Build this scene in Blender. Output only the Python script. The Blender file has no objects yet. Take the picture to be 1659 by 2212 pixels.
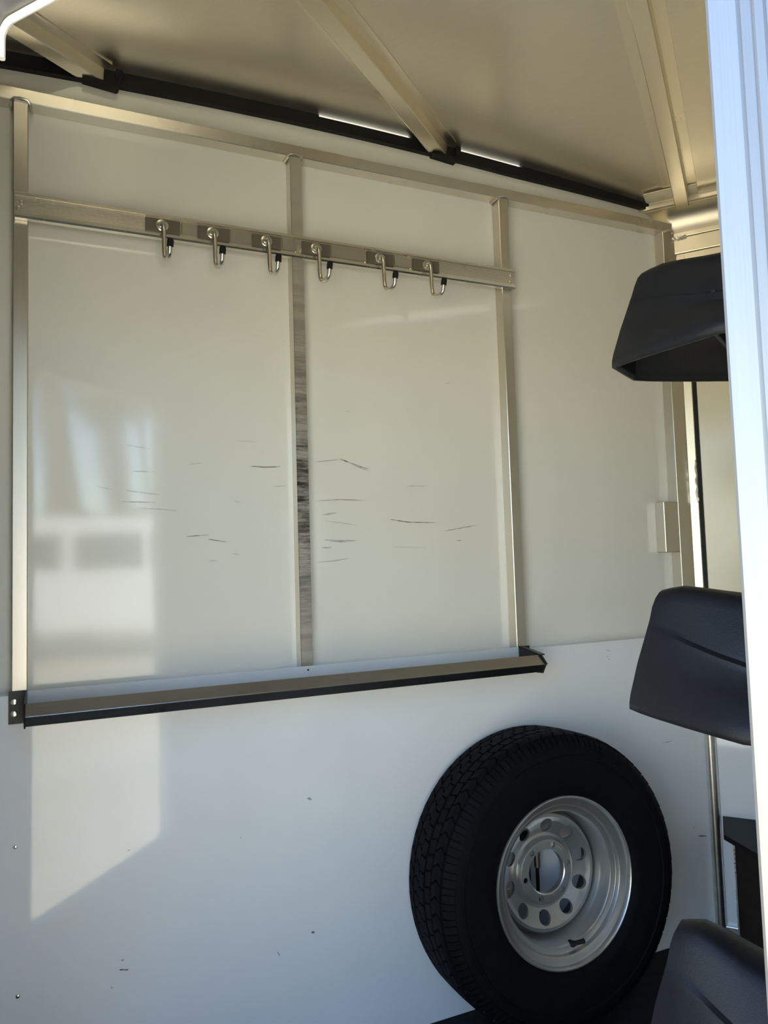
import bpy, bmesh, math, random
from mathutils import Vector, Matrix
random.seed(7)
sc = bpy.context.scene
COL = sc.collection

# ------------------------------------------------------------------ camera
cam_d = bpy.data.cameras.new('camera'); cam = bpy.data.objects.new('camera', cam_d); COL.objects.link(cam)
cam_d.sensor_fit = 'VERTICAL'; cam_d.sensor_height = 36.0; cam_d.lens = 36.0 * 1600 / 2212
cam_d.clip_start = 0.02; cam_d.clip_end = 500
R_ = Matrix(((0.913622573, -0.000762305, 0.406562680),
             (-0.405434810, 0.072750510, 0.911224440),
             (-0.030272270, -0.997349880, 0.066157440)))   # world <- (right, down, forward)
M = Matrix.Identity(4)
for i in range(3):
    M[i][0] = R_[i][0]; M[i][1] = -R_[i][1]; M[i][2] = -R_[i][2]
M[0][3], M[1][3], M[2][3] = 0.0, -1.71, 1.142
cam.matrix_world = M
sc.camera = cam

# ------------------------------------------------------------------ world, sun, exposure
ROT = math.atan2(-0.7778, 0.6285)        # trailer frame: local x runs along the trailer, local y across it
world = bpy.data.worlds.new('sky'); sc.world = world; world.use_nodes = True
wn = world.node_tree; bg = wn.nodes['Background']
sky = wn.nodes.new('ShaderNodeTexSky'); sky.sky_type = 'NISHITA'; sky.sun_disc = False
SUN_EL = math.radians(52); SUN_AZ = ROT + math.pi - math.radians(20)   # direction to the sun, in plan
sky.sun_elevation = SUN_EL; sky.sun_rotation = math.pi / 2 - SUN_AZ
sky.air_density = 1.0; sky.dust_density = 0.5; sky.ozone_density = 1.0
wn.links.new(sky.outputs[0], bg.inputs[0]); bg.inputs[1].default_value = 0.26
sd = bpy.data.lights.new('sun', 'SUN'); sd.energy = 5.2; sd.angle = 0.0093; sd.color = (1.0, 0.95, 0.87)
sun = bpy.data.objects.new('sun', sd); COL.objects.link(sun)
dirv = Vector((math.cos(SUN_EL) * math.cos(SUN_AZ), math.cos(SUN_EL) * math.sin(SUN_AZ), math.sin(SUN_EL)))
sun.rotation_euler = dirv.to_track_quat('Z', 'Y').to_euler(); sun.location = (0, -8, 9)
sc.view_settings.view_transform = 'Standard'; sc.view_settings.look = 'None'
sc.view_settings.gamma = 1.0; sc.view_settings.use_curve_mapping = False
sc.view_settings.exposure = 1.96
sc.cycles.max_bounces = 10; sc.cycles.diffuse_bounces = 6; sc.cycles.glossy_bounces = 6
sc.cycles.use_adaptive_sampling = True; sc.cycles.adaptive_threshold = 0.02
sc.cycles.use_denoising = True

# ------------------------------------------------------------------ materials
def nodes(name):
    m = bpy.data.materials.new(name); m.use_nodes = True
    nt = m.node_tree; return m, nt, nt.nodes['Principled BSDF']
def N(nt, t, **k):
    n = nt.nodes.new(t)
    for a, v in k.items(): setattr(n, a, v)
    return n
def noise(nt, scale, detail=4, rough=.5, stretch=(1, 1, 1), vec='Object'):
    tc = N(nt, 'ShaderNodeTexCoord'); mp = N(nt, 'ShaderNodeMapping'); nz = N(nt, 'ShaderNodeTexNoise')
    mp.inputs['Scale'].default_value = stretch
    nz.inputs['Scale'].default_value = scale; nz.inputs['Detail'].default_value = detail; nz.inputs['Roughness'].default_value = rough
    nt.links.new(tc.outputs[vec], mp.inputs[0]); nt.links.new(mp.outputs[0], nz.inputs[0])
    return nz
def ramp(nt, src, stops):
    r = N(nt, 'ShaderNodeValToRGB'); els = r.color_ramp.elements
    while len(els) < len(stops): els.new(0.5)
    for e, (p, c) in zip(els, stops): e.position = p; e.color = (*c, 1) if len(c) == 3 else c
    nt.links.new(src, r.inputs[0]); return r
def bump(nt, src, strength, dist, bs):
    b = N(nt, 'ShaderNodeBump'); b.inputs['Strength'].default_value = strength; b.inputs['Distance'].default_value = dist
    nt.links.new(src, b.inputs['Height']); nt.links.new(b.outputs[0], bs.inputs['Normal'])
def plain(name, col, rough, metal=0, spec=.5, var=.06, vscale=30, bmp=0, bscale=200, stretch=(1, 1, 1), coat=0):
    m, nt, bs = nodes(name)
    nz = noise(nt, vscale, stretch=stretch)
    lo = tuple(max(0, c * (1 - var)) for c in col); hi = tuple(min(1, c * (1 + var)) for c in col)
    r = ramp(nt, nz.outputs[0], [(.3, lo), (.7, hi)]); nt.links.new(r.outputs[0], bs.inputs['Base Color'])
    bs.inputs['Roughness'].default_value = rough; bs.inputs['Metallic'].default_value = metal
    bs.inputs['Specular IOR Level'].default_value = spec; bs.inputs['Coat Weight'].default_value = coat
    if bmp:
        n2 = noise(nt, bscale, 3); bump(nt, n2.outputs[0], bmp, .001, bs)
    return m
def metal(name, col, rough, stretch, var=.1, rvar=.1, aniso=0):
    m, nt, bs = nodes(name)
    nz = noise(nt, 40, 6, .6, stretch)
    r = ramp(nt, nz.outputs[0], [(.3, tuple(c * (1 - var) for c in col)), (.7, tuple(min(1, c * (1 + var)) for c in col))])
    nt.links.new(r.outputs[0], bs.inputs['Base Color'])
    n2 = noise(nt, 4, 4, .6)
    mr = N(nt, 'ShaderNodeMapRange'); mr.inputs['To Min'].default_value = max(.05, rough - rvar); mr.inputs['To Max'].default_value = rough + rvar
    nt.links.new(n2.outputs[0], mr.inputs[0]); nt.links.new(mr.outputs[0], bs.inputs['Roughness'])
    bs.inputs['Metallic'].default_value = 1; bs.inputs['Anisotropic'].default_value = aniso
    return m
def white_panel(name, col, rough, wav):
    m, nt, bs = nodes(name)
    nz = noise(nt, 5, 5, .6)
    r = ramp(nt, nz.outputs[0], [(.25, tuple(c * .96 for c in col)), (.75, col)]); nt.links.new(r.outputs[0], bs.inputs['Base Color'])
    bs.inputs['Roughness'].default_value = rough; bs.inputs['Specular IOR Level'].default_value = .6
    n2 = noise(nt, 3.5, 2, .4, (1, 1, .45)); bump(nt, n2.outputs[0], wav, .004, bs)
    return m
MAT = {}
MAT['panel'] = white_panel('white_enamel_panel', (.79, .78, .73), .07, .35)
MAT['lower'] = white_panel('white_gloss_panel', (.86, .87, .885), .05, .18)
MAT['side'] = white_panel('white_side_panel', (.78, .73, .56), .2, .5)
MAT['alu'] = metal('mill_aluminium', (.78, .75, .69), .30, (.2, .2, 1), .1, .08)
MAT['alu_v'] = metal('mill_aluminium_post', (.66, .62, .55), .30, (30, 30, .3), .04, .03)
MAT['alu_h'] = metal('mill_aluminium_rail', (.76, .72, .64), .27, (.3, 30, 30), .04, .03)
MAT['ceil'] = metal('roof_sheet_aluminium', (.84, .78, .675), .33, (.5, 3, 1), .02, .09)
MAT['bow'] = metal('roof_bow_aluminium', (.90, .83, .70), .28, (30, .3, 30), .03, .03)
MAT['cream'] = plain('cream_painted_rail', (.74, .68, .52), .35, var=.05)
MAT['cream_metal'] = metal('satin_cove_aluminium', (.74, .68, .55), .38, (.3, 30, 30), .05, .05)
MAT['frame'] = plain('door_frame_aluminium', (.275, .275, .28), .42, metal=.85, var=.04, stretch=(30, 30, .3))
MAT['white_trim'] = plain('white_trim', (.82, .82, .80), .35, var=.03)
MAT['black_rubber'] = plain('black_rubber', (.008, .008, .009), .55, spec=.25, var=.2, bmp=.2)
MAT['black_cap'] = plain('black_powder_coat', (.012, .012, .012), .4, var=.2, bmp=.3, bscale=400)
MAT['tray'] = metal('tray_aluminium', (.45, .45, .455), .3, (.3, 30, 30), .08, .08)
MAT['zinc'] = metal('bright_zinc', (.72, .69, .62), .22, (1, 1, 1), .12, .06)
MAT['plate'] = plain('dull_hook_plate', (.155, .135, .105), .5, metal=.4, var=.08)
MAT['cover'] = metal('satin_cover_strip', (.55, .51, .45), .35, (.3, 30, 30), .06, .06)
MAT['plastic'] = plain('black_saddle_plastic', (.008, .0085, .011), .47, spec=.28, var=.12, bmp=.35, bscale=500)
MAT['tire'] = plain('tire_rubber', (.0035, .0035, .0045), .7, spec=.12, var=.25, bmp=.25, bscale=300)
MAT['rim'] = plain('silver_painted_steel', (.46, .455, .44), .29, metal=.8, var=.05, coat=.1)
MAT['rim_back'] = plain('shade_toned_rim_steel', (.09, .09, .09), .5, metal=.5, var=.1)  # silver rear barrel, with the shade behind the wheel disc put into its colour
MAT['brown'] = plain('dark_brown_board', (.024, .017, .014), .6, spec=.2, var=.25)
MAT['floor'] = plain('black_rubber_mat', (.008, .008, .009), .7, spec=.25, var=.4, vscale=60, bmp=.4, bscale=160)
MAT['dark_steel'] = plain('dark_steel', (.02, .022, .028), .35, metal=.6, var=.2)
MAT['grey_tube'] = metal('grey_zinc_tube', (.45, .42, .38), .35, (1, 1, 1), .06, .05)
# scuffed middle post
m, nt, bs = nodes('scuffed_aluminium_post'); MAT['alu_scuff'] = m
bs.inputs['Metallic'].default_value = .85; bs.inputs['Roughness'].default_value = .34
nz = noise(nt, 34, 8, .72, (.10, .10, 1.0)); n2 = noise(nt, 190, 4, .6, (.16, .1, 1.0))
tc = N(nt, 'ShaderNodeTexCoord'); sx = N(nt, 'ShaderNodeSeparateXYZ'); nt.links.new(tc.outputs['Object'], sx.inputs[0])
env = N(nt, 'ShaderNodeValToRGB'); e = env.color_ramp.elements
mr = N(nt, 'ShaderNodeMapRange'); mr.inputs['From Min'].default_value = .9; mr.inputs['From Max'].default_value = 2.1
nt.links.new(sx.outputs['Z'], mr.inputs[0]); nt.links.new(mr.outputs[0], env.inputs[0])
for p in (.12, .22, .34, .52, .68): e.new(p)
for el, (p, v) in zip(e, [(0, .25), (.10, .32), (.2, .75), (.34, 1), (.48, .7), (.68, .25), (1, 0)]): el.position = p; el.color = (v, v, v, 1)
ad = N(nt, 'ShaderNodeMath', operation='ADD'); nt.links.new(nz.outputs[0], ad.inputs[0])
m2 = N(nt, 'ShaderNodeMath', operation='MULTIPLY'); m2.inputs[1].default_value = .35; nt.links.new(n2.outputs[0], m2.inputs[0]); nt.links.new(m2.outputs[0], ad.inputs[1])
th = ramp(nt, ad.outputs[0], [(.58, (0, 0, 0)), (.76, (1, 1, 1))])
mu = N(nt, 'ShaderNodeMath', operation='MULTIPLY'); nt.links.new(th.outputs[0], mu.inputs[0]); nt.links.new(env.outputs[0], mu.inputs[1])
sn = N(nt, 'ShaderNodeSeparateXYZ'); nt.links.new(tc.outputs['Normal'], sn.inputs[0])
lt = N(nt, 'ShaderNodeMath', operation='LESS_THAN'); lt.inputs[1].default_value = -.5; nt.links.new(sn.outputs['Y'], lt.inputs[0])
mu2 = N(nt, 'ShaderNodeMath', operation='MULTIPLY'); nt.links.new(mu.outputs[0], mu2.inputs[0]); nt.links.new(lt.outputs[0], mu2.inputs[1]); mu = mu2
mx = N(nt, 'ShaderNodeMix', data_type='RGBA'); mx.inputs['A'].default_value = (.66, .62, .55, 1); mx.inputs['B'].default_value = (.045, .043, .04, 1)
nt.links.new(mu.outputs[0], mx.inputs['Factor']); nt.links.new(mx.outputs['Result'], bs.inputs['Base Color'])
# rubbed scuff marks: streaky, partly see-through black rubber
for key, top_ in (('scuff', .88), ('scuff_faint', .42)):
    m, nt, bs = nodes('rubbed_' + key); MAT[key] = m
    bs.inputs['Base Color'].default_value = (.05, .045, .04, 1); bs.inputs['Roughness'].default_value = .6
    nz = noise(nt, 60, 5, .7, (1, 1, 6)); r = ramp(nt, nz.outputs[0], [(.35, (.08, .08, .08)), (.66, (top_, top_, top_))])
    nt.links.new(r.outputs[0], bs.inputs['Alpha'])
# outdoors
m, nt, bs = nodes('dry_gravel_ground'); MAT['ground'] = m
nz = noise(nt, .35, 8, .65); r = ramp(nt, nz.outputs[0], [(.35, (.44, .41, .24)), (.5, (.62, .54, .37)), (.65, (.70, .62, .45))])
nt.links.new(r.outputs[0], bs.inputs['Base Color']); bs.inputs['Roughness'].default_value = .9
MAT['bark'] = plain('tree_bark', (.11, .085, .06), .9, var=.3, vscale=8)
MAT['van_paint'] = plain('van_white_paint', (.80, .80, .80), .25, var=.02, coat=.5)
MAT['van_glass'] = plain('van_dark_glass', (.03, .04, .06), .08, var=.05)
MAT['leaf'] = plain('tree_leaves', (.09, .13, .035), .6, var=.4, vscale=1.5)

# ------------------------------------------------------------------ helpers
def lk(o, parent=None):
    COL.objects.link(o)
    if parent is not None: o.parent = parent
    return o
def finish(name, bm, mat, parent=None, smooth=False, loc=None, rotz=None, angle=35):
    bmesh.ops.recalc_face_normals(bm, faces=bm.faces)
    me = bpy.data.meshes.new(name); bm.to_mesh(me); bm.free()
    me.materials.append(MAT[mat])
    if smooth:
        for p in me.polygons: p.use_smooth = True
        me.set_sharp_from_angle(angle=math.radians(angle))
    o = bpy.data.objects.new(name, me); lk(o, parent)
    if loc: o.location = loc
    if rotz is not None: o.rotation_euler = (0, 0, rotz)
    return o
def tag(o, label, cat, group=None):
    o['label'] = label; o['category'] = cat
    if group: o['group'] = group
    return o
def thing(name, label, cat, loc=(0, 0, 0), rot=(0, 0, 0), group=None):
    o = bpy.data.objects.new(name, None); o.empty_display_size = .05; lk(o)
    o.location = loc; o.rotation_euler = rot
    return tag(o, label, cat, group)
def struct(o): o['kind'] = 'structure'; return o
def box(bm, x0, x1, y0, y1, z0, z1, bev=0, seg=2):
    g = bmesh.ops.create_cube(bm, size=1.0)
    vs = g['verts']
    for v in vs:
        v.co = Vector((x0 + (v.co.x + .5) * (x1 - x0), y0 + (v.co.y + .5) * (y1 - y0), z0 + (v.co.z + .5) * (z1 - z0)))
    if bev:
        es = list({e for v in vs for e in v.link_edges})
        bmesh.ops.bevel(bm, geom=es, offset=bev, segments=seg, affect='EDGES', profile=.5)
def prism(bm, poly, axis, t0, t1):
    """poly: 2-D points in the two remaining axes (kept in x,y,z order), swept along axis."""
    def P(p, t):
        if axis == 'x': return (t, p[0], p[1])
        if axis == 'y': return (p[0], t, p[1])
        return (p[0], p[1], t)
    A = [bm.verts.new(P(p, t0)) for p in poly]; B = [bm.verts.new(P(p, t1)) for p in poly]
    bm.faces.new(A); bm.faces.new(B[::-1])
    n = len(poly)
    for i in range(n): bm.faces.new((A[i], B[i], B[(i + 1) % n], A[(i + 1) % n]))
def tube(bm, pts, rad, n=12, cap=True):
    pts = [Vector(p) for p in pts]; rings = []
    rr = rad if isinstance(rad, (list, tuple)) else [rad] * len(pts)
    t0 = (pts[1] - pts[0]).normalized(); up = t0.orthogonal().normalized()
    for i, p in enumerate(pts):
        t = ((pts[min(i + 1, len(pts) - 1)] - pts[max(i - 1, 0)])).normalized()
        up = (up - t * up.dot(t)).normalized(); s = t.cross(up)
        rings.append([bm.verts.new(p + (up * math.cos(2 * math.pi * k / n) + s * math.sin(2 * math.pi * k / n)) * rr[i]) for k in range(n)])
    for a, b in zip(rings, rings[1:]):
        for k in range(n): bm.faces.new((a[k], a[(k + 1) % n], b[(k + 1) % n], b[k]))
    if cap: bm.faces.new(rings[0][::-1]); bm.faces.new(rings[-1])
def disc(bm, c, axis, r, depth, n=20, dome=0):
    """short cylinder from c along axis (a Vector), slightly rounded front."""
    a = Vector(axis).normalized(); u = a.orthogonal().normalized(); v = a.cross(u); c = Vector(c)
    rings = []
    for q, d in ((1, 0), (1, depth * .7), (.85, depth)):
        rings.append([bm.verts.new(c + a * d + (u * math.cos(2 * math.pi * k / n) + v * math.sin(2 * math.pi * k / n)) * r * q) for k in range(n)])
    for A, B in zip(rings, rings[1:]):
        for k in range(n): bm.faces.new((A[k], A[(k + 1) % n], B[(k + 1) % n], B[k]))
    bm.faces.new(rings[0][::-1])
    if dome:
        t = bm.verts.new(c + a * (depth + dome))
        for k in range(n): bm.faces.new((rings[-1][k], rings[-1][(k + 1) % n], t))
    else: bm.faces.new(rings[-1])
def one(name, fn, mat, parent=None, smooth=False, **k):
    bm = bmesh.new(); fn(bm); return finish(name, bm, mat, parent, smooth, **k)
def ABv(a, b, z=0): return Vector((a * .6285 + b * .7778, a * -.7778 + b * .6285, z))

FLOOR = .0235; BS = 1.357; BD = -.545; AE = 1.95; SL = .6285 / .7778   # side wall, door wall, end wall; slant wall is a = SL*b
def zc(b): return 2.27 - .06 * (b - .45) ** 2
TR = dict(loc=(0, 0, 0), rotz=ROT)

# ------------------------------------------------------------------ the room shell
def f(bm):
    pts = [(SL * BD - .05, BD), (AE, BD), (AE, BS), (SL * BS - .0, BS)]
    prism(bm, pts, 'z', FLOOR - .03, FLOOR)
struct(one('floor', f, 'floor', **TR))
def f(bm):                                        # arched roof sheet, 4 mm thick
    nb = 24; rows = []
    for i in range(nb + 1):
        b = BD - .03 + (BS + .03 - BD + .03) * i / nb
        row = []
        for z in (zc(b), zc(b) + .004):
            row.append([bm.verts.new((a, b, z)) for a in (SL * b, AE + .03)])
        rows.append(row)
    for r0, r1 in zip(rows, rows[1:]):
        for k in (0, 1): bm.faces.new((r0[k][0], r0[k][1], r1[k][1], r1[k][0]))
        for k in (0, 1): bm.faces.new((r0[0][k], r1[0][k], r1[1][k], r0[1][k]))
    for r in (rows[0], rows[-1]): bm.faces.new((r[0][0], r[0][1], r[1][1], r[1][0]))
ceiling = struct(one('ceiling', f, 'ceil', smooth=True, **TR))
def bow(ac, b0, b1):
    prof = [(-.047, 0), (-.047, -.003), (-.022, -.003), (-.0195, -.030), (-.0175, -.032), (.0175, -.032), (.0195, -.030), (.022, -.003), (.047, -.003), (.047, 0)]
    def f(bm):
        rings = []
        for i in range(25):
            t = i / 24; lo = b0; b = lo + (b1 - lo) * t
            rings.append([bm.verts.new((ac + p, b, zc(b) + q)) for p, q in prof])
        n = len(prof)
        for A, B in zip(rings, rings[1:]):
            for k in range(n): bm.faces.new((A[k], A[(k + 1) % n], B[(k + 1) % n], B[k]))
        bm.faces.new(rings[0][::-1]); bm.faces.new(rings[-1])
    o = one('roof_bow', f, 'bow', ceiling, smooth=True, angle=20); return o
bow(.0585, BD, .0585 / SL - .006); bow(.607, BD, .607 / SL - .006); bow(1.168, BD, 1.312); bow(1.72, BD, 1.312)

# slanted back wall (y = 0 plane, room on y < 0)
wall = struct(one('wall_back', lambda bm: box(bm, -.735, 1.79, .004, .03, .0, 2.2), 'panel'))
XS = [-.73, -.066, .539, 1.137, 1.775]
for x0, x1 in zip(XS, XS[1:]):
    one('panel', lambda bm: box(bm, x0 + .001, x1 - .001, -.0, .004, .885, 2.15), 'panel', wall)
def f(bm):                                        # strip above the rail, top follows the roof
    n = 40; X0, X1 = -.73, 1.74
    for y in (0, .02):
        lo = [bm.verts.new((X0 + (X1 - X0) * i / n, y, 2.15)) for i in range(n + 1)]
        hi = [bm.verts.new((X0 + (X1 - X0) * i / n, y, zc(.7778 * (X0 + (X1 - X0) * i / n)) - (.020 if X0 + (X1 - X0) * i / n < 1.24 else .006))) for i in range(n + 1)]
        for i in range(n): bm.faces.new((lo[i], lo[i + 1], hi[i + 1], hi[i]))
        if y == 0: sv = hi
        else:
            for i in range(n): bm.faces.new((sv[i], sv[i + 1], hi[i + 1], hi[i]))
one('head_panel', f, 'panel', wall)
one('lower_panel', lambda bm: box(bm, -.73, 1.785, -.036, .003, FLOOR, .897, .0015, 1), 'lower', wall)
for x0, x1, m_ in ((-.0785, -.050, 'alu_v'), (.5245, .5535, 'alu_scuff'), (1.122, 1.152, 'alu_v'), (1.718, 1.7715, 'alu_v')):
    one('post', lambda bm: box(bm, x0, x1, -.036, .0, .898, 2.1345, .0014, 1), m_, wall)
one('top_rail', lambda bm: box(bm, -.73, 1.755, -.037, .0, 2.134, 2.163, .0012, 1), 'alu_h', wall)
for xc in (-.0643, .539, 1.137, 1.744):           # weld beads where posts meet the rail
    def f(bm):
        pts = [(xc - .02, -.002, 2.131), (xc - .017, -.036, 2.133), (xc - .013, -.039, 2.137), (xc, -.040, 2.139), (xc + .013, -.039, 2.137), (xc + .017, -.036, 2.133), (xc + .02, -.002, 2.131)]
        tube(bm, pts, [.003, .0035, .003, .0025, .003, .0035, .003], 8)
    one('weld_bead', f, 'zinc', wall, smooth=True)
# strike box on the corner post
def f(bm):
    box(bm, 1.661, 1.718, -.036, 0, 1.143, 1.2935, .0015, 1)
one('latch_keeper', f, 'alu_v', wall)
# rubber gasket between wall and roof, with slits of daylight
def gasket(x0, x1, slit):
    def f(bm):
        n = max(2, int((x1 - x0) / .05)); rings = []
        for i in range(n + 1):
            x = x0 + (x1 - x0) * i / n; z = zc(.7778 * x)
            t = (x - 1.2) / .5 if x > 1.2 else 0
            lo = z - .034 + .014 * t; hi = z - (.0055 if slit else .001)
            rings.append([bm.verts.new(p) for p in ((x, -.016, lo), (x, -.016, hi), (x, -.001, hi), (x, -.001, lo))])
        for A, B in zip(rings, rings[1:]):
            for k in range(4): bm.faces.new((A[k], A[(k + 1) % 4], B[(k + 1) % 4], B[k]))
        bm.faces.new(rings[0]); bm.faces.new(rings[-1][::-1])
    return f
trim = struct(one('trim_1', gasket(-.72, .61, False), 'black_rubber'))
for x0, x1, s in ((.61, .868, True), (.868, 1.0, False), (1.0, 1.22, True), (1.22, 1.72, False)):
    one('gasket', gasket(x0, x1, s), 'black_rubber', trim)
for xb in (.0585 / .6285, .607 / .6285):
    def f(bm):
        z = zc(.7778 * xb); w = .036
        prism(bm, [(xb - w, z - .038), (xb + w, z - .044), (xb + w + .004, z - .040), (xb + w + .012, z - .012), (xb + w + .012, z - .001), (xb + w - .002, z - .001), (xb + w - .002, z - .033), (xb - w, z - .033)], 'y', -.026, -.001)
    one('bow_pad', f, 'black_rubber', trim)

# trailer side wall on the right
side = struct(one('wall_right', lambda bm: box(bm, SL * BS - .06, AE, BS + .006, BS + .03, 0, 2.25), 'side', **TR))
one('panel', lambda bm: box(bm, 1.176, AE, BS, BS + .006, .90, 2.06, .001, 1), 'side', side)
one('lower_panel', lambda bm: box(bm, 1.12, AE, BS - .002, BS + .006, .055, .89, .001, 1), 'lower', side)
one('edge_strip', lambda bm: box(bm, 1.135, 1.163, BS - .004, BS + .006, .87, 2.06, .0015, 2), 'cream_metal', side)
one('seam', lambda bm: box(bm, 1.164, 1.175, BS + .001, BS + .006, .87, 2.06), 'black_rubber', side)
one('base_angle', lambda bm: box(bm, 1.12, AE, BS - .016, BS + .006, FLOOR, .056, .002, 2), 'alu', side)
one('belt_rail', lambda bm: box(bm, 1.10, AE, BS - .008, BS + .006, 2.117, 2.133, .002, 2), 'cream_metal', side)
one('belt_rail', lambda bm: box(bm, 1.118, AE, BS - .008, BS + .006, 2.066, 2.1155, .003, 2), 'cream_metal', side)
one('belt_step', lambda bm: box(bm, 1.118, AE, BS - .003, BS + .006, 2.045, 2.0655, .001, 1), 'cream_metal', side)
def f(bm):
    pts = [(1.121 + i * .0035, BS - .010, 2.114 + .0025 * math.sin(i * 2.1)) for i in range(15)]
    tube(bm, pts, [.004 + .0018 * abs(math.sin(i * 1.3)) for i in range(15)], 8)
one('weld_bead', f, 'alu', side, smooth=True)
def f(bm):
    pts = [(1.160 + .002 * math.sin(i * 1.7), BS - .003, 1.29 + i * .010) for i in range(14)]
    tube(bm, pts, [.0022 + .0018 * abs(math.sin(i * 1.9)) for i in range(14)], 7)
one('weld_bead', f, 'alu', side, smooth=True)
def f(bm):                                        # curved roof corner
    prof = []
    for i in range(11):
        t = math.pi / 2 * i / 10
        prof.append((BS - .064 + .064 * math.sin(t), 2.133 + .068 * math.cos(t)))
    prof += [(BS + .004, 2.133), (BS + .004, 2.212), (BS - .064, 2.212)]
    A = [bm.verts.new((SL * p[0] - .02 * 0, p[0], p[1])) for p in prof]; B = [bm.verts.new((AE, p[0], p[1])) for p in prof]
    n = len(prof); bm.faces.new(A); bm.faces.new(B[::-1])
    for i in range(n): bm.faces.new((A[i], B[i], B[(i + 1) % n], A[(i + 1) % n]))
one('roof_cove', f, 'cream_metal', side, smooth=True)
one('roof_header', lambda bm: box(bm, SL * 1.305 + .0, AE, 1.303, BS, 2.199, 2.227, .002, 2), 'cream', side, smooth=True)
one('header_plate', lambda bm: box(bm, SL * 1.305 + .012, 1.148, 1.235, 1.303, 2.2245, 2.2275), 'cream', side)
one('header_plate', lambda bm: box(bm, 1.19, 1.214, 1.245, 1.303, 2.2225, 2.2275), 'cream', side)
t2 = struct(one('trim_2', lambda bm: tube(bm, [(1.157, BS - .009, .045), (1.157, BS - .009, .895)], .0155, 16), 'alu', smooth=True, **TR))
# end wall of the tack room (behind the racks) and the wall with the door
struct(one('wall_end', lambda bm: box(bm, AE, AE + .03, BD, BS, 0, 2.25), 'panel', **TR))
DA0, DA1, DZ0, DZ1, DR = .574, 1.317, .115, 1.780, .022
wf = struct(one('wall_front', lambda bm: [box(bm, -.50, DA0 - .03, -.577, BD, -.05, 2.25), box(bm, DA1 + .03, AE + .03, -.577, BD, -.05, 2.25),
        box(bm, DA0 - .03, DA1 + .03, -.577, BD, DZ1 + .03, 2.25), box(bm, DA0 - .03, DA1 + .03, -.577, BD, -.05, DZ0 - .03)], 'panel', **TR))
def rrect(o):
    pts = []; a0, a1, z0, z1, r = DA0 - o, DA1 + o, DZ0 - o, DZ1 + o, DR + o
    for cx, cz, s in ((a1 - r, z1 - r, 0), (a0 + r, z1 - r, 1), (a0 + r, z0 + r, 2), (a1 - r, z0 + r, 3)):
        for i in range(9):
            t = math.pi / 2 * (s + i / 8); pts.append((cx + r * math.cos(t), cz + r * math.sin(t)))
    return pts
def sweep_ring(prof):
    def f(bm):
        rings = [[bm.verts.new((p[0], d, p[1])) for p in rrect(o)] for o, d in prof]
        n = len(rings[0])
        for A, B in zip(rings, rings[1:] + rings[:1]):
            for k in range(n): bm.faces.new((A[k], A[(k + 1) % n], B[(k + 1) % n], B[k]))
    return f
door = struct(one('door_1', sweep_ring([(0, -.540), (0, -.588), (.0015, -.590), (.0165, -.5915), (.019, -.5895), (.0245, -.589), (.0265, -.592), (.031, -.5915), (.033, -.589), (.0405, -.589),
     (.0415, -.576), (.0455, -.576), (.0465, -.583), (.075, -.583), (.078, -.578), (.078, -.577), (.03, -.577), (.03, -.545), (.045, -.545), (.045, -.540)]), 'frame', smooth=True, angle=25, **TR))
def f(bm):                                        # white weather-strip at the upper corner of the opening
    pts = []
    for p in [(DA0 + .004, DZ1 - .045)] + [(DA0 + DR - (DR - .004) * math.cos(t), DZ1 - DR + (DR - .004) * math.sin(t)) for t in [math.pi / 2 * i / 8 for i in range(9)]] + [(DA0 + .25, DZ1 - .004)]:
        pts.append((p[0], -.5385, p[1]))
    tube(bm, pts, .0042, 8)
one('weather_strip', f, 'white_trim', door, smooth=True)

# ------------------------------------------------------------------ outdoors, mirrored in the glossy panels
def f(bm):
    g = bmesh.ops.create_grid(bm, x_segments=8, y_segments=8, size=45)
    for v in g['verts']: v.co.z = -.42
struct(one('ground', f, 'ground'))
def tree(loc, h, stems, cr, label, seed, cb):
    rnd = random.Random(seed)
    t = thing('tree', label, 'tree', loc, group='trees outside the door')
    tops = []
    for x0, y0, lx, ly, rt in stems:
        def pt(q): return Vector((x0 + lx * q ** 1.4, y0 + ly * q ** 1.4, h * q))
        tops.append(pt(.9))
        def f(bm):
            tube(bm, [pt(q) for q in (0, .2, .4, .6, .8, 1)], [rt, rt * .82, rt * .7, rt * .52, rt * .4, rt * .2], 10)
            for k in range(6):
                s = pt(cb + .06 * k); an = rnd.uniform(0, 6.28)
                tube(bm, [s, s + Vector((math.cos(an) * cr * .3, math.sin(an) * cr * .3, .7)), s + Vector((math.cos(an) * cr * .75, math.sin(an) * cr * .75, 1.5))], [.08, .05, .02], 6)
        one('trunk', f, 'bark', t, smooth=True)
    def f(bm):
        for c in range(24 * len(stems)):
            u = rnd.uniform(0, 6.28); rr = cr * math.sqrt(rnd.random()) * .8; tp = tops[c % len(stems)]
            cc = Vector((tp.x + rr * math.cos(u), tp.y + rr * math.sin(u), h * rnd.uniform(cb + .08, 1.12)))
            for k in range(70):
                d = Vector((rnd.gauss(0, 1), rnd.gauss(0, 1), rnd.gauss(0, .7))).normalized() * rnd.uniform(.3, 1) * cr * .35
                p = cc + d; n = Vector((rnd.gauss(0, 1), rnd.gauss(0, 1), rnd.gauss(0, 1))).normalized(); a = n.orthogonal().normalized() * .16; b_ = n.cross(a)
                bm.faces.new([bm.verts.new(p + q) for q in (a, b_ * .6, -a, -b_ * .6)])
    one('foliage', f, 'leaf', t)
tree((1.0, -17.2, -.42), 9.2, [(-.60, .4, -.95, .2, .56), (.61, -.4, -.95, .2, .44), (1.32, .1, -.95, .2, .15), (2.02, .3, -.9, .2, .56)], 2.5, 'many-stemmed leaning tree mirrored as dark streaks between pale slots in the left panel', 20, .55)
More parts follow.
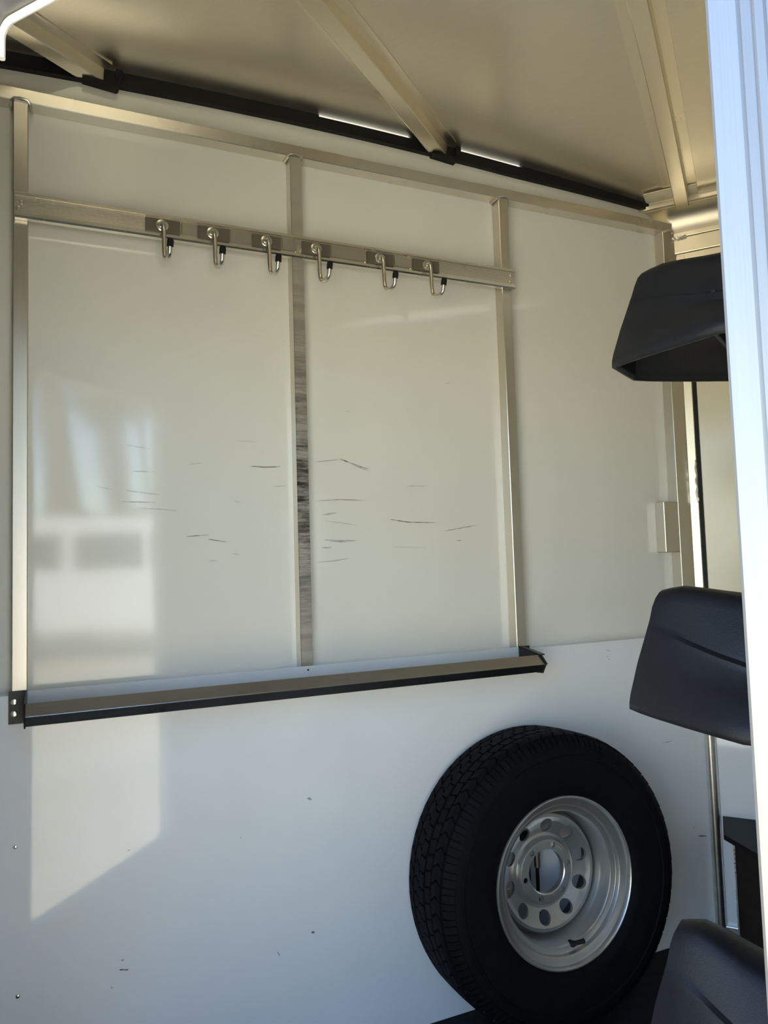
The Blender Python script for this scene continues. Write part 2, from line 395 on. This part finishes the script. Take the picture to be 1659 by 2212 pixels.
tree((-8.5, -16, -.42), 8.5, [(0, 0, .4, .2, .3)], 3.2, 'bushy tree outside the open door, left of the many-stemmed one', 23, .45)
tree((10.5, -15.5, -.42), 8.5, [(0, 0, -.4, .2, .3)], 3.2, 'bushy tree outside the open door, right of the many-stemmed one', 24, .45)
def f(bm):
    rnd = random.Random(3)
    for c in range(5200):
        p = Vector((rnd.uniform(-10, 12), -22 + rnd.gauss(0, .7), rnd.uniform(0, 1) ** .8 * (2.75 + .5 * math.sin(c * .37))))
        n = Vector((rnd.gauss(0, 1), rnd.gauss(0, 1), rnd.gauss(0, 1))).normalized(); a = n.orthogonal().normalized() * .34; b_ = n.cross(a)
        bm.faces.new([bm.verts.new(p + q) for q in (a, b_ * .6, -a, -b_ * .6)])
hd = thing('hedge', 'dense green hedge far outside the open door, mirrored as a grey-green band', 'hedge', (0, 0, -.42))
one('foliage', f, 'leaf', hd)
# parked white van, mirrored as the pale band with blue windows
van = thing('parked_van', 'white van parked outside, mirrored as the pale band in the left panel', 'van', (1.4, -13.2, -.42))
van.scale = (1.28, 1.28, 1.28)
def f(bm):
    sec = [(-2.45, .35), (2.40, .35), (2.45, .75), (2.30, 1.02), (1.45, 1.16), (.85, 1.86), (.5, 1.93), (-2.30, 1.93), (-2.45, 1.7)]
    prism(bm, sec, 'y', -.9, .9)
    bmesh.ops.bevel(bm, geom=list(bm.edges), offset=.05, segments=3, affect='EDGES')
one('body', f, 'van_paint', van, smooth=True)
for x0, x1 in ((.15, .80), (-.85, .02), (-2.2, -1.0)):
    one('side_window', lambda bm: prism(bm, [(x0, 1.22), (x1 + .3 * (x1 > .5), 1.22), (x1, 1.70), (x0, 1.70)], 'y', .885, .905), 'van_glass', van)
for x in (-1.6, 1.55):
    for y in (-.8, .8):
        w_ = one('van_wheel', lambda bm: disc(bm, (x, y - .1, .33), (0, 1, 0), .33, .21, 28), 'tire', van, smooth=True)
        one('hub_cap', lambda bm: disc(bm, (x, y + .1, .33), (0, 1, 0), .19, .018, 20), 'rim', w_)

# ------------------------------------------------------------------ hook rail and hooks
rail = thing('hook_rail', 'long ribbed aluminium rail screwed across the wall posts below the top rail', 'rail', (.54, -.037, 1.875))
def f(bm):                                        # extruded section with ribs, local y out of the wall is negative
    prof = [(0, 0), (-.013, 0), (-.0165, .003), (-.0165, .008), (-.0125, .0095), (-.0125, .013)]
    z = .013
    while z < .0435:
        prof += [(-.0125, z), (-.0115, z + .0008), (-.0115, z + .0022), (-.0125, z + .003)]; z += .0038
    prof += [(-.0125, .0465), (-.0155, .0475), (-.0155, .053), (-.013, .055), (0, .055)]
    cl = [prof[0]]
    for p in prof[1:]:
        if p != cl[-1]: cl.append(p)
    prism(bm, cl, 'x', -.6145, .6145)
one('rail_body', f, 'alu_h', rail)
for x, z in ((-.602, .034), (-.608, .020), (.6, .018), (.603, .036), (.003, .02), (-.355, .05)):
    one('screw', lambda bm: disc(bm, (x, -.012, z), (0, -1, 0), .0042, .003, 12, .001), 'zinc', rail, smooth=True)
for x0, x1 in ((.262, .297), (.372, .421), (.496, .532), (.620, .712), (.791, .838)):
    cs = one('cover_strip', lambda bm: box(bm, x0 - .54, x1 - .54, -.0145, -.011, .0135, .0435, .0008, 1), 'cover', rail)
    if x1 in (.712, .838, .532):
        one('end_clip', lambda bm: box(bm, x1 - .54 - .0035, x1 - .54, -.0165, -.0112, .013, .046, .0008, 1), 'zinc', cs)
HL = ['leftmost silver J-hook with black tip, over the left wall panel',
      'second silver J-hook from the left on the aluminium rail',
      'silver J-hook with black tip just left of the scuffed middle post',
      'silver J-hook with black tip just right of the scuffed middle post',
      'second silver J-hook from the right on the aluminium rail',
      'rightmost silver J-hook with black tip, nearest the right post']
for i, (xh, p0, p1) in enumerate(((.2196, .184, .259), (.331, .299, .370), (.457, .424, .493), (.580, .545, .617), (.749, .715, .788), (.8824, .843, .918))):
    h = thing('bridle_hook', HL[i], 'hook', (xh, -.0515, 1.902), group='hooks on the aluminium rail')
    one('back_plate', lambda bm: box(bm, p0 - xh, p1 - xh, -.0025, .0035, -.0155, .0150, .0006, 1), 'plate', h)
    one('washer', lambda bm: disc(bm, (0, -.002, 0), (0, -1, 0), .0135, .0035, 24), 'zinc', h, smooth=True)
    one('bolt_head', lambda bm: disc(bm, (-.002, -.005, .001), (0, -1, 0), .0075, .004, 6), 'zinc', h)
    tw = .006 + .001 * i
    def f(bm):
        pts = [(0, -.004, .001), (.0005, -.012, .000), (.001, -.018, -.006), (.0012, -.020, -.020), (.0014, -.0205, -.060), (.002, -.022, -.074)]
        for k in range(1, 9):
            t = math.pi * .78 * k / 8
            pts.append((.002 + tw * (1 - math.cos(t)) / 2, -.022 - .022 * (1 - math.cos(t)) , -.074 - .019 * math.sin(t)))
        l = pts[-1]; pts.append((l[0] + .001, l[1] - .004, l[2] + .022))
        tube(bm, pts, .0052, 12)
        f.tip = pts[-1]
    one('hook_rod', f, 'zinc', h, smooth=True)
    tp = f.tip
    one('rubber_tip', lambda bm: disc(bm, (tp[0] - .0005, tp[1] + .0015, tp[2] - .008), (.05, -.2, 1), .0072, .017, 14, .001), 'black_rubber', h, smooth=True)

# ------------------------------------------------------------------ tray under the posts
tray = thing('wall_tray', 'long shallow aluminium boot tray with black end brackets below the posts', 'tray', (.54, -.0365, .845))
X0, X1 = -.590, .585
one('tray_back', lambda bm: box(bm, X0, X1, -.002, 0, .012, .0585, .0006, 1), 'lower', tray)
def f(bm):
    sec = [(-.001, .0), (-.100, .006), (-.1155, .0265), (-.090, .0475), (-.088, .0465), (-.1115, .0265), (-.098, .009), (-.001, .003)]
    prism(bm, sec, 'x', X0, X1)
one('trough', f, 'tray', tray)
one('lip_bead', lambda bm: tube(bm, [(X0, -.1155, .0265), (X1, -.1155, .0265)], .0012, 8), 'tray', tray, smooth=True)
for s, xe in ((-1, X0), (1, X1)):
    def f(bm):
        sec = [(0, .060), (-.003, .060), (-.094, .0485), (-.1185, .0265), (-.103, .003), (0, -.003)]
        prism(bm, sec, 'x', xe, xe + s * .003)
    cap = one('end_plate', f, 'black_cap', tray)
    def f(bm):
        prism(bm, [(-.002, .0585), (-.096, .0465), (-.096, .0495), (-.002, .0615)], 'x', xe, xe + s * .014)
        prism(bm, [(-.094, .0495), (-.1195, .0265), (-.117, .0265), (-.092, .0475)], 'x', xe, xe + s * .006)
    if s > 0: one('top_flange', f, 'black_cap', cap)
    fl = one('wall_flange', lambda bm: box(bm, min(xe, xe + s * .0335), max(xe, xe + s * .0335), -.0035, 0, -.004, .0605, .0005, 1), 'black_cap', cap)
    if s < 0:
        for z in (.040, .0165):
            one('screw', lambda bm: disc(bm, (xe - .024, -.003, z), (0, -1, 0), .0062, .0035, 16, .0012), 'zinc', cap, smooth=True)
one('rivet', lambda bm: disc(bm, (.0, -.0015, .0495), (0, -1, 0), .0022, .0015, 8), 'black_rubber', tray)

# ------------------------------------------------------------------ spare wheel, leaning on the wall
LEAN = .06; RT = .342; RF = .1935; W = .20; HC = RT + .0100
wh = thing('spare_wheel', 'black spare tire on a silver steel rim leaning against the white wall', 'wheel', (1.104, -.2528, FLOOR), (-LEAN, 0, 0))
def lathe(bm, prof, n, closed=False, cz=HC):
    rings = [[bm.verts.new((r * math.sin(2 * math.pi * k / n), d, cz + r * math.cos(2 * math.pi * k / n))) for k in range(n)] for r, d in prof]
    for A, B in list(zip(rings, rings[1:])) + ([(rings[-1], rings[0])] if closed else []):
        for k in range(n): bm.faces.new((A[k], A[(k + 1) % n], B[(k + 1) % n], B[k]))
def f(bm):
    half = [(RF + .0012, .010), (RF + .0025, .002), (RF + .005, -.002), (RF + .018, -.0065), (RF + .022, -.0085), (RF + .026, -.0085), (RF + .05, -.012), (RF + .075, -.0125), (RF + .0885, -.0105), (RF + .09, -.013), (RF + .094, -.013), (RF + .096, -.0095),
            (RT - .036, -.006), (RT - .024, .001), (RT - .0145, .012), (RT - .0095, .026), (RT - .008, .05), (RT - .0075, .088)]
    mid = .088
    full = half + [(r, 2 * mid - d) for r, d in half[::-1][1:]]
    lathe(bm, full, 120, True)
tire = one('tire', f, 'tire', wh, smooth=True, angle=40)
def f(bm):
    nb = 62
    def P(r, d, th): return (r * math.sin(th), d, HC + r * math.cos(th))
    def rad(d):                                   # tread crown with rounded shoulders
        u = abs(d - .088) / .088
        return RT - .001 - .003 * u * u - .022 * max(0, u - .72) ** 1.5 * 3.2
    for k in range(nb):
        t0 = 2 * math.pi * k / nb; dt = 2 * math.pi / nb
        for j, (d0, d1, sh) in enumerate(((.013, .043, 0), (.048, .072, .45), (.077, .099, .1), (.104, .128, .55), (.133, .163, .15))):
            th = t0 + sh * dt; g = .10 * dt
            amp = .0035 if 0 < j < 4 else .002
            # a wavy, arched block outline in (d, theta)
            top = []; bot = []
            for i in range(6):
                q = i / 5; d = d0 + (d1 - d0) * q
                arch = math.sin(math.pi * q) * .22 * dt + (.12 * dt * math.sin(2 * math.pi * q + j))
                top.append((d, th + dt - g + arch)); bot.append((d, th + g * .4 + arch))
            loop = bot + top[::-1]
            up = [bm.verts.new(P(rad(d) , d + amp * math.sin((tt - t0) / dt * 6.28), tt)) for d, tt in loop]
            dn = [bm.verts.new(P(rad(d) - .010, d + amp * math.sin((tt - t0) / dt * 6.28), tt)) for d, tt in loop]
            n = len(loop)
            for i in range(5): bm.faces.new((up[i], up[i + 1], up[n - 2 - i], up[n - 1 - i]))
            for i in range(n): bm.faces.new((up[i], dn[i], dn[(i + 1) % n], up[(i + 1) % n]))
        # shoulder lugs running down the outer sidewall, with a short sipe between
        for side_ in (0, 1):
            pr = [(RT - .013, .010), (RT - .024, -.001), (RT - .036, -.0068)]
            for (a0, a1) in ((.06, .50), (.58, .94)):
                V = []
                for r, d in pr:
                    d2 = d - .0018 if not side_ else .176 - d + .0018
                    V.append([bm.verts.new(P(r + .0018, d2, t0 + dt * q)) for q in (a0, a1)])
                for A, B in zip(V, V[1:]): bm.faces.new((A[0], A[1], B[1], B[0]))
tb = one('tread_blocks', f, 'tire', wh); tb['kind'] = 'stuff'
def prof_at(r, prof):
    for (r0, d0), (r1, d1) in zip(prof, prof[1:]):
        if min(r0, r1) <= r <= max(r0, r1) and r0 != r1: return d0 + (d1 - d0) * (r - r0) / (r1 - r0)
    return prof[-1][1]
DISC = [(r_, d_ + .033) for r_, d_ in [(.1485, .068), (.1445, .0655), (.1405, .050), (.136, .0435), (.1285, .0435), (.118, .050), (.100, .057), (.0875, .062), (.081, .060), (.077, .051), (.074, .0475), (.0715, .047), (.0535, .047), (.051, .049), (.0502, .062)]]
def fine(prof, r0, r1, k): return [(r0 + (r1 - r0) * i / k, prof_at(r0 + (r1 - r0) * i / k, prof)) for i in range(k + 1)]
def holed(bm, prof, r0, r1, nh, rc, rh, off, thick):
    n = 32
    for h in range(nh):
        tc_ = 2 * math.pi * (h + off) / nh; dt = math.pi / nh
        c3 = (rc * math.sin(tc_), rc * math.cos(tc_))
        loops = []
        corners = [(-1, -1), (1, -1), (1, 1), (-1, 1)]
        outer = []
        for sde in range(4):
            (u0, v0), (u1, v1) = corners[sde], corners[(sde + 1) % 4]
            for i in range(n // 4):
                q = i / (n // 4); outer.append((u0 + (u1 - u0) * q, v0 + (v1 - v0) * q))
        def pos(x, z):
            r = math.hypot(x, z); return (x, prof_at(r, prof), HC + z)
        O = []; I = []; I2 = []; MID = []
        for u, v in outer:
            th = tc_ + u * dt; r = r0 + (r1 - r0) * (v + 1) / 2
            x, z = r * math.sin(th), r * math.cos(th)
            er = Vector((math.sin(tc_), math.cos(tc_))); et = Vector((math.cos(tc_), -math.sin(tc_)))
            an = math.atan2(v, u); hx = c3[0] + rh * (math.cos(an) * et.x + math.sin(an) * er.x); hz = c3[1] + rh * (math.cos(an) * et.y + math.sin(an) * er.y)
            O.append(bm.verts.new(pos(x, z))); MID.append(bm.verts.new(pos((x + hx) / 2, (z + hz) / 2)))
            p = pos(hx, hz); I.append(bm.verts.new(p)); I2.append(bm.verts.new((p[0] * .995, p[1] + thick, p[2])))
        for A, B in ((O, MID), (MID, I), (I, I2)):
            for i in range(n): bm.faces.new((A[i], A[(i + 1) % n], B[(i + 1) % n], B[i]))
def f(bm):
    lathe(bm, DISC[:5], 160); lathe(bm, [DISC[4], (.1265, prof_at(.1265, DISC))], 160)
    holed(bm, DISC, .0878, .1265, 10, .1072, .0168, .18, .008)
    lathe(bm, [(.0878, prof_at(.0878, DISC))] + DISC[7:11] + [(.0725, prof_at(.0725, DISC))], 160)
    holed(bm, DISC, .0535, .0725, 6, .0635, .0068, .35, .006)
    lathe(bm, DISC[12:], 160)
    bmesh.ops.remove_doubles(bm, verts=bm.verts, dist=.0002)
rimdisc = one('wheel_disc', f, 'rim', wh, smooth=True, angle=30)
def f(bm):
    lathe(bm, [(RF - .010, .012), (RF + .0005, .006), (RF + .0015, .002), (RF, -.001), (RF - .003, -.0015), (RF - .006, .002), (RF - .0075, .010), (RF - .011, .0125), (RF - .021, .014), (RF - .0245, .017), (RF - .026, .027),
               (RF - .029, .0295), (RF - .039, .031), (RF - .0425, .036), (RF - .0445, .090), (RF - .046, .0985), (RF - .046, .1005)], 160)
one('rim_barrel', f, 'rim', wh, smooth=True, angle=40)
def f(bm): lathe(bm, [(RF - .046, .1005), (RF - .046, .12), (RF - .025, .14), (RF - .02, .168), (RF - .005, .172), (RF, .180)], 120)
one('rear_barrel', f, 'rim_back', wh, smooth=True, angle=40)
def f(bm):
    t = math.radians(172); r = .157
    p = Vector((r * math.sin(t), .034, HC + r * math.cos(t)))
    tube(bm, [p + Vector((0, .006, 0)), p + Vector((.001, -.004, .002)), p + Vector((.004, -.012, .006)), p + Vector((.010, -.020, .010)), p + Vector((.0175, -.028, .014))], [.0085, .0078, .0052, .0052, .0058], 12)
one('valve_stem', f, 'black_rubber', wh, smooth=True)
def f(bm):
    t = math.radians(256); r = .118
    p = Vector((r * math.sin(t), .049, HC + r * math.cos(t)))
    box(bm, p.x - .006, p.x + .006, p.y - .003 + .033, p.y + .002 + .033, p.z - .011, p.z + .011, .001, 1)
one('rim_sticker', f, 'zinc', wh)
def f(bm):
    t = math.radians(38); r = .065
    for k in range(5):
        a_ = t - .10 + k * .06
        box(bm, r * math.sin(a_) - .0016, r * math.sin(a_) + .0016, (.0462 + .033), (.0475 + .033), HC + r * math.cos(a_) - .003, HC + r * math.cos(a_) + .003)
st = one('stamped_mark', f, 'zinc', wh)
# carrier post on the wall, seen through the hub bore
cr = thing('wheel_carrier', 'dark wall bracket with grey tube seen through the hub of the spare wheel', 'bracket', (1.125, -.036, .29))
one('base_plate', lambda bm: box(bm, -.030, .002, -.012, 0, .0, .14, .002, 1), 'dark_steel', cr)
one('tube', lambda bm: tube(bm, [(.010, -.030, .055), (.010, -.030, .16)], .0075, 14), 'grey_tube', cr, smooth=True)
one('rod', lambda bm: tube(bm, [(.009, -.030, -.06), (.010, -.030, .058)], .0045, 12), 'dark_steel', cr, smooth=True)
one('bolt', lambda bm: disc(bm, (-.008, -.011, .045), (0, -1, 0), .003, .003, 8), 'zinc', cr)

# ------------------------------------------------------------------ saddle racks on a pole (pole hidden behind the door frame)
def rack(z0, hs, label, a0=1.149, b0=.120, drop=.012):
    p = ABv(a0, b0, z0)
    t = thing('saddle_rack', label, 'saddle rack', p, (0, 0, ROT - .14), group='saddle racks on the pole')
    ss = [0, .02, .05, .09, .13, .17, .22, .30, .38, .46]
    def sec(s):
        q = min(1, s / .17); e = q ** .85
        wb = .053 + .112 * e + .02 * max(0, s - .17) / .29
        wt = .020 + .026 * e
        H = (.163 + .006 * math.sin(min(1, s / .06) * math.pi / 2) - drop * min(1, max(0, s - .05) / .12) ** 1.3 - .012 * max(0, s - .2) / .26) * hs
        zb = -.008 * e
        cz = .70 - .24 * e                        # crease drops towards the back
        k_ = min(1, s / .06)
        wc = wt + (wb - wt) * (.30 + .10 * e)
        return [(0, H), (wt * .65, H - .003), (wt * .95, H - .011), (wt + .004, H - .024), (wc - .002 - .006 * k_, cz * H + .010), (wc - .006 * k_, cz * H + .003), (wc + .002, cz * H - .002), (wc + .004, cz * H - .012),
                (wc + (wb - wc) * .45, cz * H * .55), (wb - .004, .022 + zb), (wb, .010 + zb), (wb, zb)]
    def setback(z, H):                            # the nose leans back towards its top
        u = max(0, min(1, z / H)); return .034 * (u * u * (3 - 2 * u)) + .008 * max(0, u - .9) * 10
    def f(bm):
        L = []
        for i, s in enumerate(ss):
            pr = sec(s); H = pr[0][1]
            row = [(-w_, z) for w_, z in pr[:0:-1]] + pr
            L.append([bm.verts.new((s + setback(z, H) * max(0, 1 - s / .12), w_, z - (.012 * max(0, u_) if False else 0))) for w_, z in row for u_ in (0,)])
        for A, B in zip(L, L[1:]):
            for k in range(len(A) - 1): bm.faces.new((A[k], A[k + 1], B[k + 1], B[k]))
        n = len(L[0])
        # closed nose, dished slightly
        for k in range(n // 2):
            a_, b_, c_, d_ = L[0][k], L[0][k + 1], L[0][n - 2 - k], L[0][n - 1 - k]
            bm.faces.new((a_, b_, c_, d_) if b_ is not c_ else (a_, b_, d_))
        es = [e for e in bm.edges if len(e.link_faces) == 2 and any(v in L[0] for v in e.verts) and all(v in L[0] for v in e.verts)]
        bmesh.ops.bevel(bm, geom=[e for e in es if abs(e.calc_face_angle(0)) > .6], offset=.006, segments=3, affect='EDGES')
    o = one('shell', f, 'plastic', t, smooth=True, angle=40)
    md = o.modifiers.new('thick', 'SOLIDIFY'); md.thickness = .006; md.offset = -1
    def f(bm):                                    # steel bracket that carries the shell, running back to the pole
        box(bm, .07, .537, -.016, .016, .050, .056, .001, 1)
        prism(bm, [(.10, .05), (.537, -.03), (.537, -.024), (.10, .056)], 'y', -.013, -.010)
        prism(bm, [(.10, .05), (.537, -.03), (.537, -.024), (.10, .056)], 'y', .010, .013)
    one('support_arm', f, 'dark_steel', t)
    one('cross_rib', lambda bm: box(bm, .15, .156, -.085, .085, .012, .075, .001, 1), 'plastic', t)
    return t
rack(1.4227, .93, 'top black plastic saddle rack seen from below, open underside showing')
rack(.915, 1.05, 'middle black plastic saddle rack beside the bright door frame')
rack(.432, 1.05, 'lowest black plastic saddle rack in the bottom right corner', drop=.034)
pp = ABv(1.149 + .558 * math.cos(.14), .120 - .558 * math.sin(.14), FLOOR)
pole = thing('rack_pole', 'upright steel pole behind the door frame carrying the three saddle racks', 'pole', pp, (0, 0, ROT))
one('post', lambda bm: tube(bm, [(0, 0, 0), (0, 0, 2.225)], .0195, 20), 'dark_steel', pole, smooth=True)
one('foot_plate', lambda bm: box(bm, -.05, .05, -.05, .05, 0, .008, .001, 1), 'dark_steel', pole)

# ------------------------------------------------------------------ wheel-well box at the foot of the side wall
ww = thing('wheel_well_box', 'low dark brown box with a black top at the foot of the right wall', 'box', ABv(1.178, BS - .003, FLOOR), (0, 0, ROT))
def f(bm): prism(bm, [(0, 0), (.009, -.155), (.10, -.275), (.62, -.275), (.62, 0)], 'z', .328, .3415)
one('top_cover', f, 'black_rubber', ww)
def f(bm): prism(bm, [(.036, -.018), (.036, -.170), (.112, -.262), (.61, -.262), (.61, -.018)], 'z', 0, .328)
one('body', f, 'brown', ww)
def f(bm):
    for k in range(26):
        z = .012 + k * .012; box(bm, .0325 + random.uniform(-.0008, .0008), .0362, -.173, -.166, z, z + .0095)
fx = one('edge_trim', f, 'grey_tube', ww); fx['kind'] = 'stuff'

# ------------------------------------------------------------------ scuffs, specks and screws on the panels
UP = [([(0.277, 1.375), (0.31, 1.379)], 1.2), ([(0.421, 1.375), (0.454, 1.373), (0.495, 1.375)], 3), ([(0.474, 1.327), (0.508, 1.329)], 1.5), ([(0.582, 1.389), (0.618, 1.393), (0.648, 1.398)], 1.5), ([(0.648, 1.398), (0.675, 1.389)], 3), ([(0.675, 1.389), (0.698, 1.381), (0.725, 1.375)], 2.5), ([(0.273, 1.211), (0.322, 1.214)], 1.8), ([(0.321, 1.204), (0.364, 1.197)], 1.8), ([(0.377, 1.17), (0.391, 1.167)], 1.5), ([(0.78, 1.247), (0.828, 1.24), (0.908, 1.238)], 2.6), ([(0.935, 1.216), (1.031, 1.23)], 1.8), ([(0.968, 1.191), (0.984, 1.19)], 2), ([(0.579, 1.293), (0.646, 1.297), (0.714, 1.295)], 2), ([(0.596, 1.259), (0.633, 1.264)], 2.5), ([(0.082, 1.323), (0.113, 1.316)], 1), ([(0.144, 1.314), (0.215, 1.305)], 1.6), ([(0.134, 1.289), (0.205, 1.288)], 1.6), ([(0.166, 1.275), (0.215, 1.273), (0.255, 1.269)], 1.4), ([(0.144, 1.415), (0.196, 1.408)], 1.5), ([(0.157, 1.357), (0.206, 1.356)], 1.2), ([(0.576, 1.144), (0.621, 1.146), (0.666, 1.152)], 1.6), ([(0.601, 1.198), (0.643, 1.194), (0.686, 1.195)], 3), ([(0.594, 1.179), (0.618, 1.179)], 2), ([(0.951, 1.609), (0.968, 1.613)], 1.5), ([(0.664, 1.521), (0.679, 1.517)], 1), ([(0.828, 1.333), (0.882, 1.334)], 1.5), ([(0.679, 1.383), (0.729, 1.369)], 1.2), ([(0.786, 1.177), (0.879, 1.174)], 1), ([(0.602, 1.245), (0.656, 1.238), (0.687, 1.233)], 1.2), ([(0.321, 1.154), (0.342, 1.155)], 1.2), ([(0.389, 1.434), (0.444, 1.433)], 0.8), ([(0.381, 1.291), (0.398, 1.29)], 1.2)]
LO = [([(0.532, 0.602), (0.542, 0.599)], 5), ([(0.534, 0.304), (0.542, 0.302)], 5), ([(0.375, 0.541), (0.378, 0.541)], 2.5), ([(0.453, 0.281), (0.46, 0.269)], 2.5), ([(0.121, 0.322), (0.139, 0.318)], 3), ([(0.125, 0.34), (0.13, 0.34)], 3), ([(1.723, 0.311), (1.756, 0.305)], 4), ([(1.705, 0.34), (1.712, 0.337)], 3), ([(1.563, 0.449), (1.569, 0.447)], 3.5), ([(1.416, 0.874), (1.432, 0.87)], 1.2), ([(1.418, 0.856), (1.423, 0.854)], 2), ([(1.424, 0.848), (1.429, 0.846)], 2), ([(1.601, 0.592), (1.643, 0.595)], 1.5), ([(0.105, 0.291), (0.109, 0.29)], 2), ([(0.137, 0.555), (0.145, 0.559)], 1)]
def marks(lst, y):
    def f(bm):
        for pl, w_ in lst:
            hw = w_ * .00052; pts = []
            for (xa, za), (xb, zb) in zip(pl, pl[1:]):
                for i in range(6): pts.append((xa + (xb - xa) * i / 6, za + (zb - za) * i / 6))
            pts.append(pl[-1]); n = len(pts)
            up, dn = [], []
            for i, (x, z) in enumerate(pts):
                e_ = hw * (.12 + math.sin(math.pi * (i + .3) / (n - .4)) ** .7) * random.uniform(.8, 1.2)
                up.append(bm.verts.new((x, y, z + e_))); dn.append(bm.verts.new((x, y, z - e_)))
            for i in range(n - 1): bm.faces.new((up[i], up[i + 1], dn[i + 1], dn[i]))
    return f
s1 = one('scuff_marks', marks([q for q in UP if q[1] >= 1.8 and q[0][0][0] not in (.579, .596, .601, .594)], -.0006), 'scuff', wall); s1['kind'] = 'stuff'
s3 = one('faint_scuffs', marks([(q[0], q[1] * 1.4) for q in UP if q[1] < 1.8 or q[0][0][0] in (.579, .596, .601, .594)], -.0006), 'scuff_faint', wall); s3['kind'] = 'stuff'
s2 = one('paint_chips', marks(LO, -.0367), 'scuff', wall); s2['kind'] = 'stuff'
for x, z in ((-.071, .602), (-.066, .318)):
    one('panel_screw', lambda bm: disc(bm, (x, -.0365, z), (0, -1, 0), .0038, .0025, 12, .001), 'zinc', wall, smooth=True)
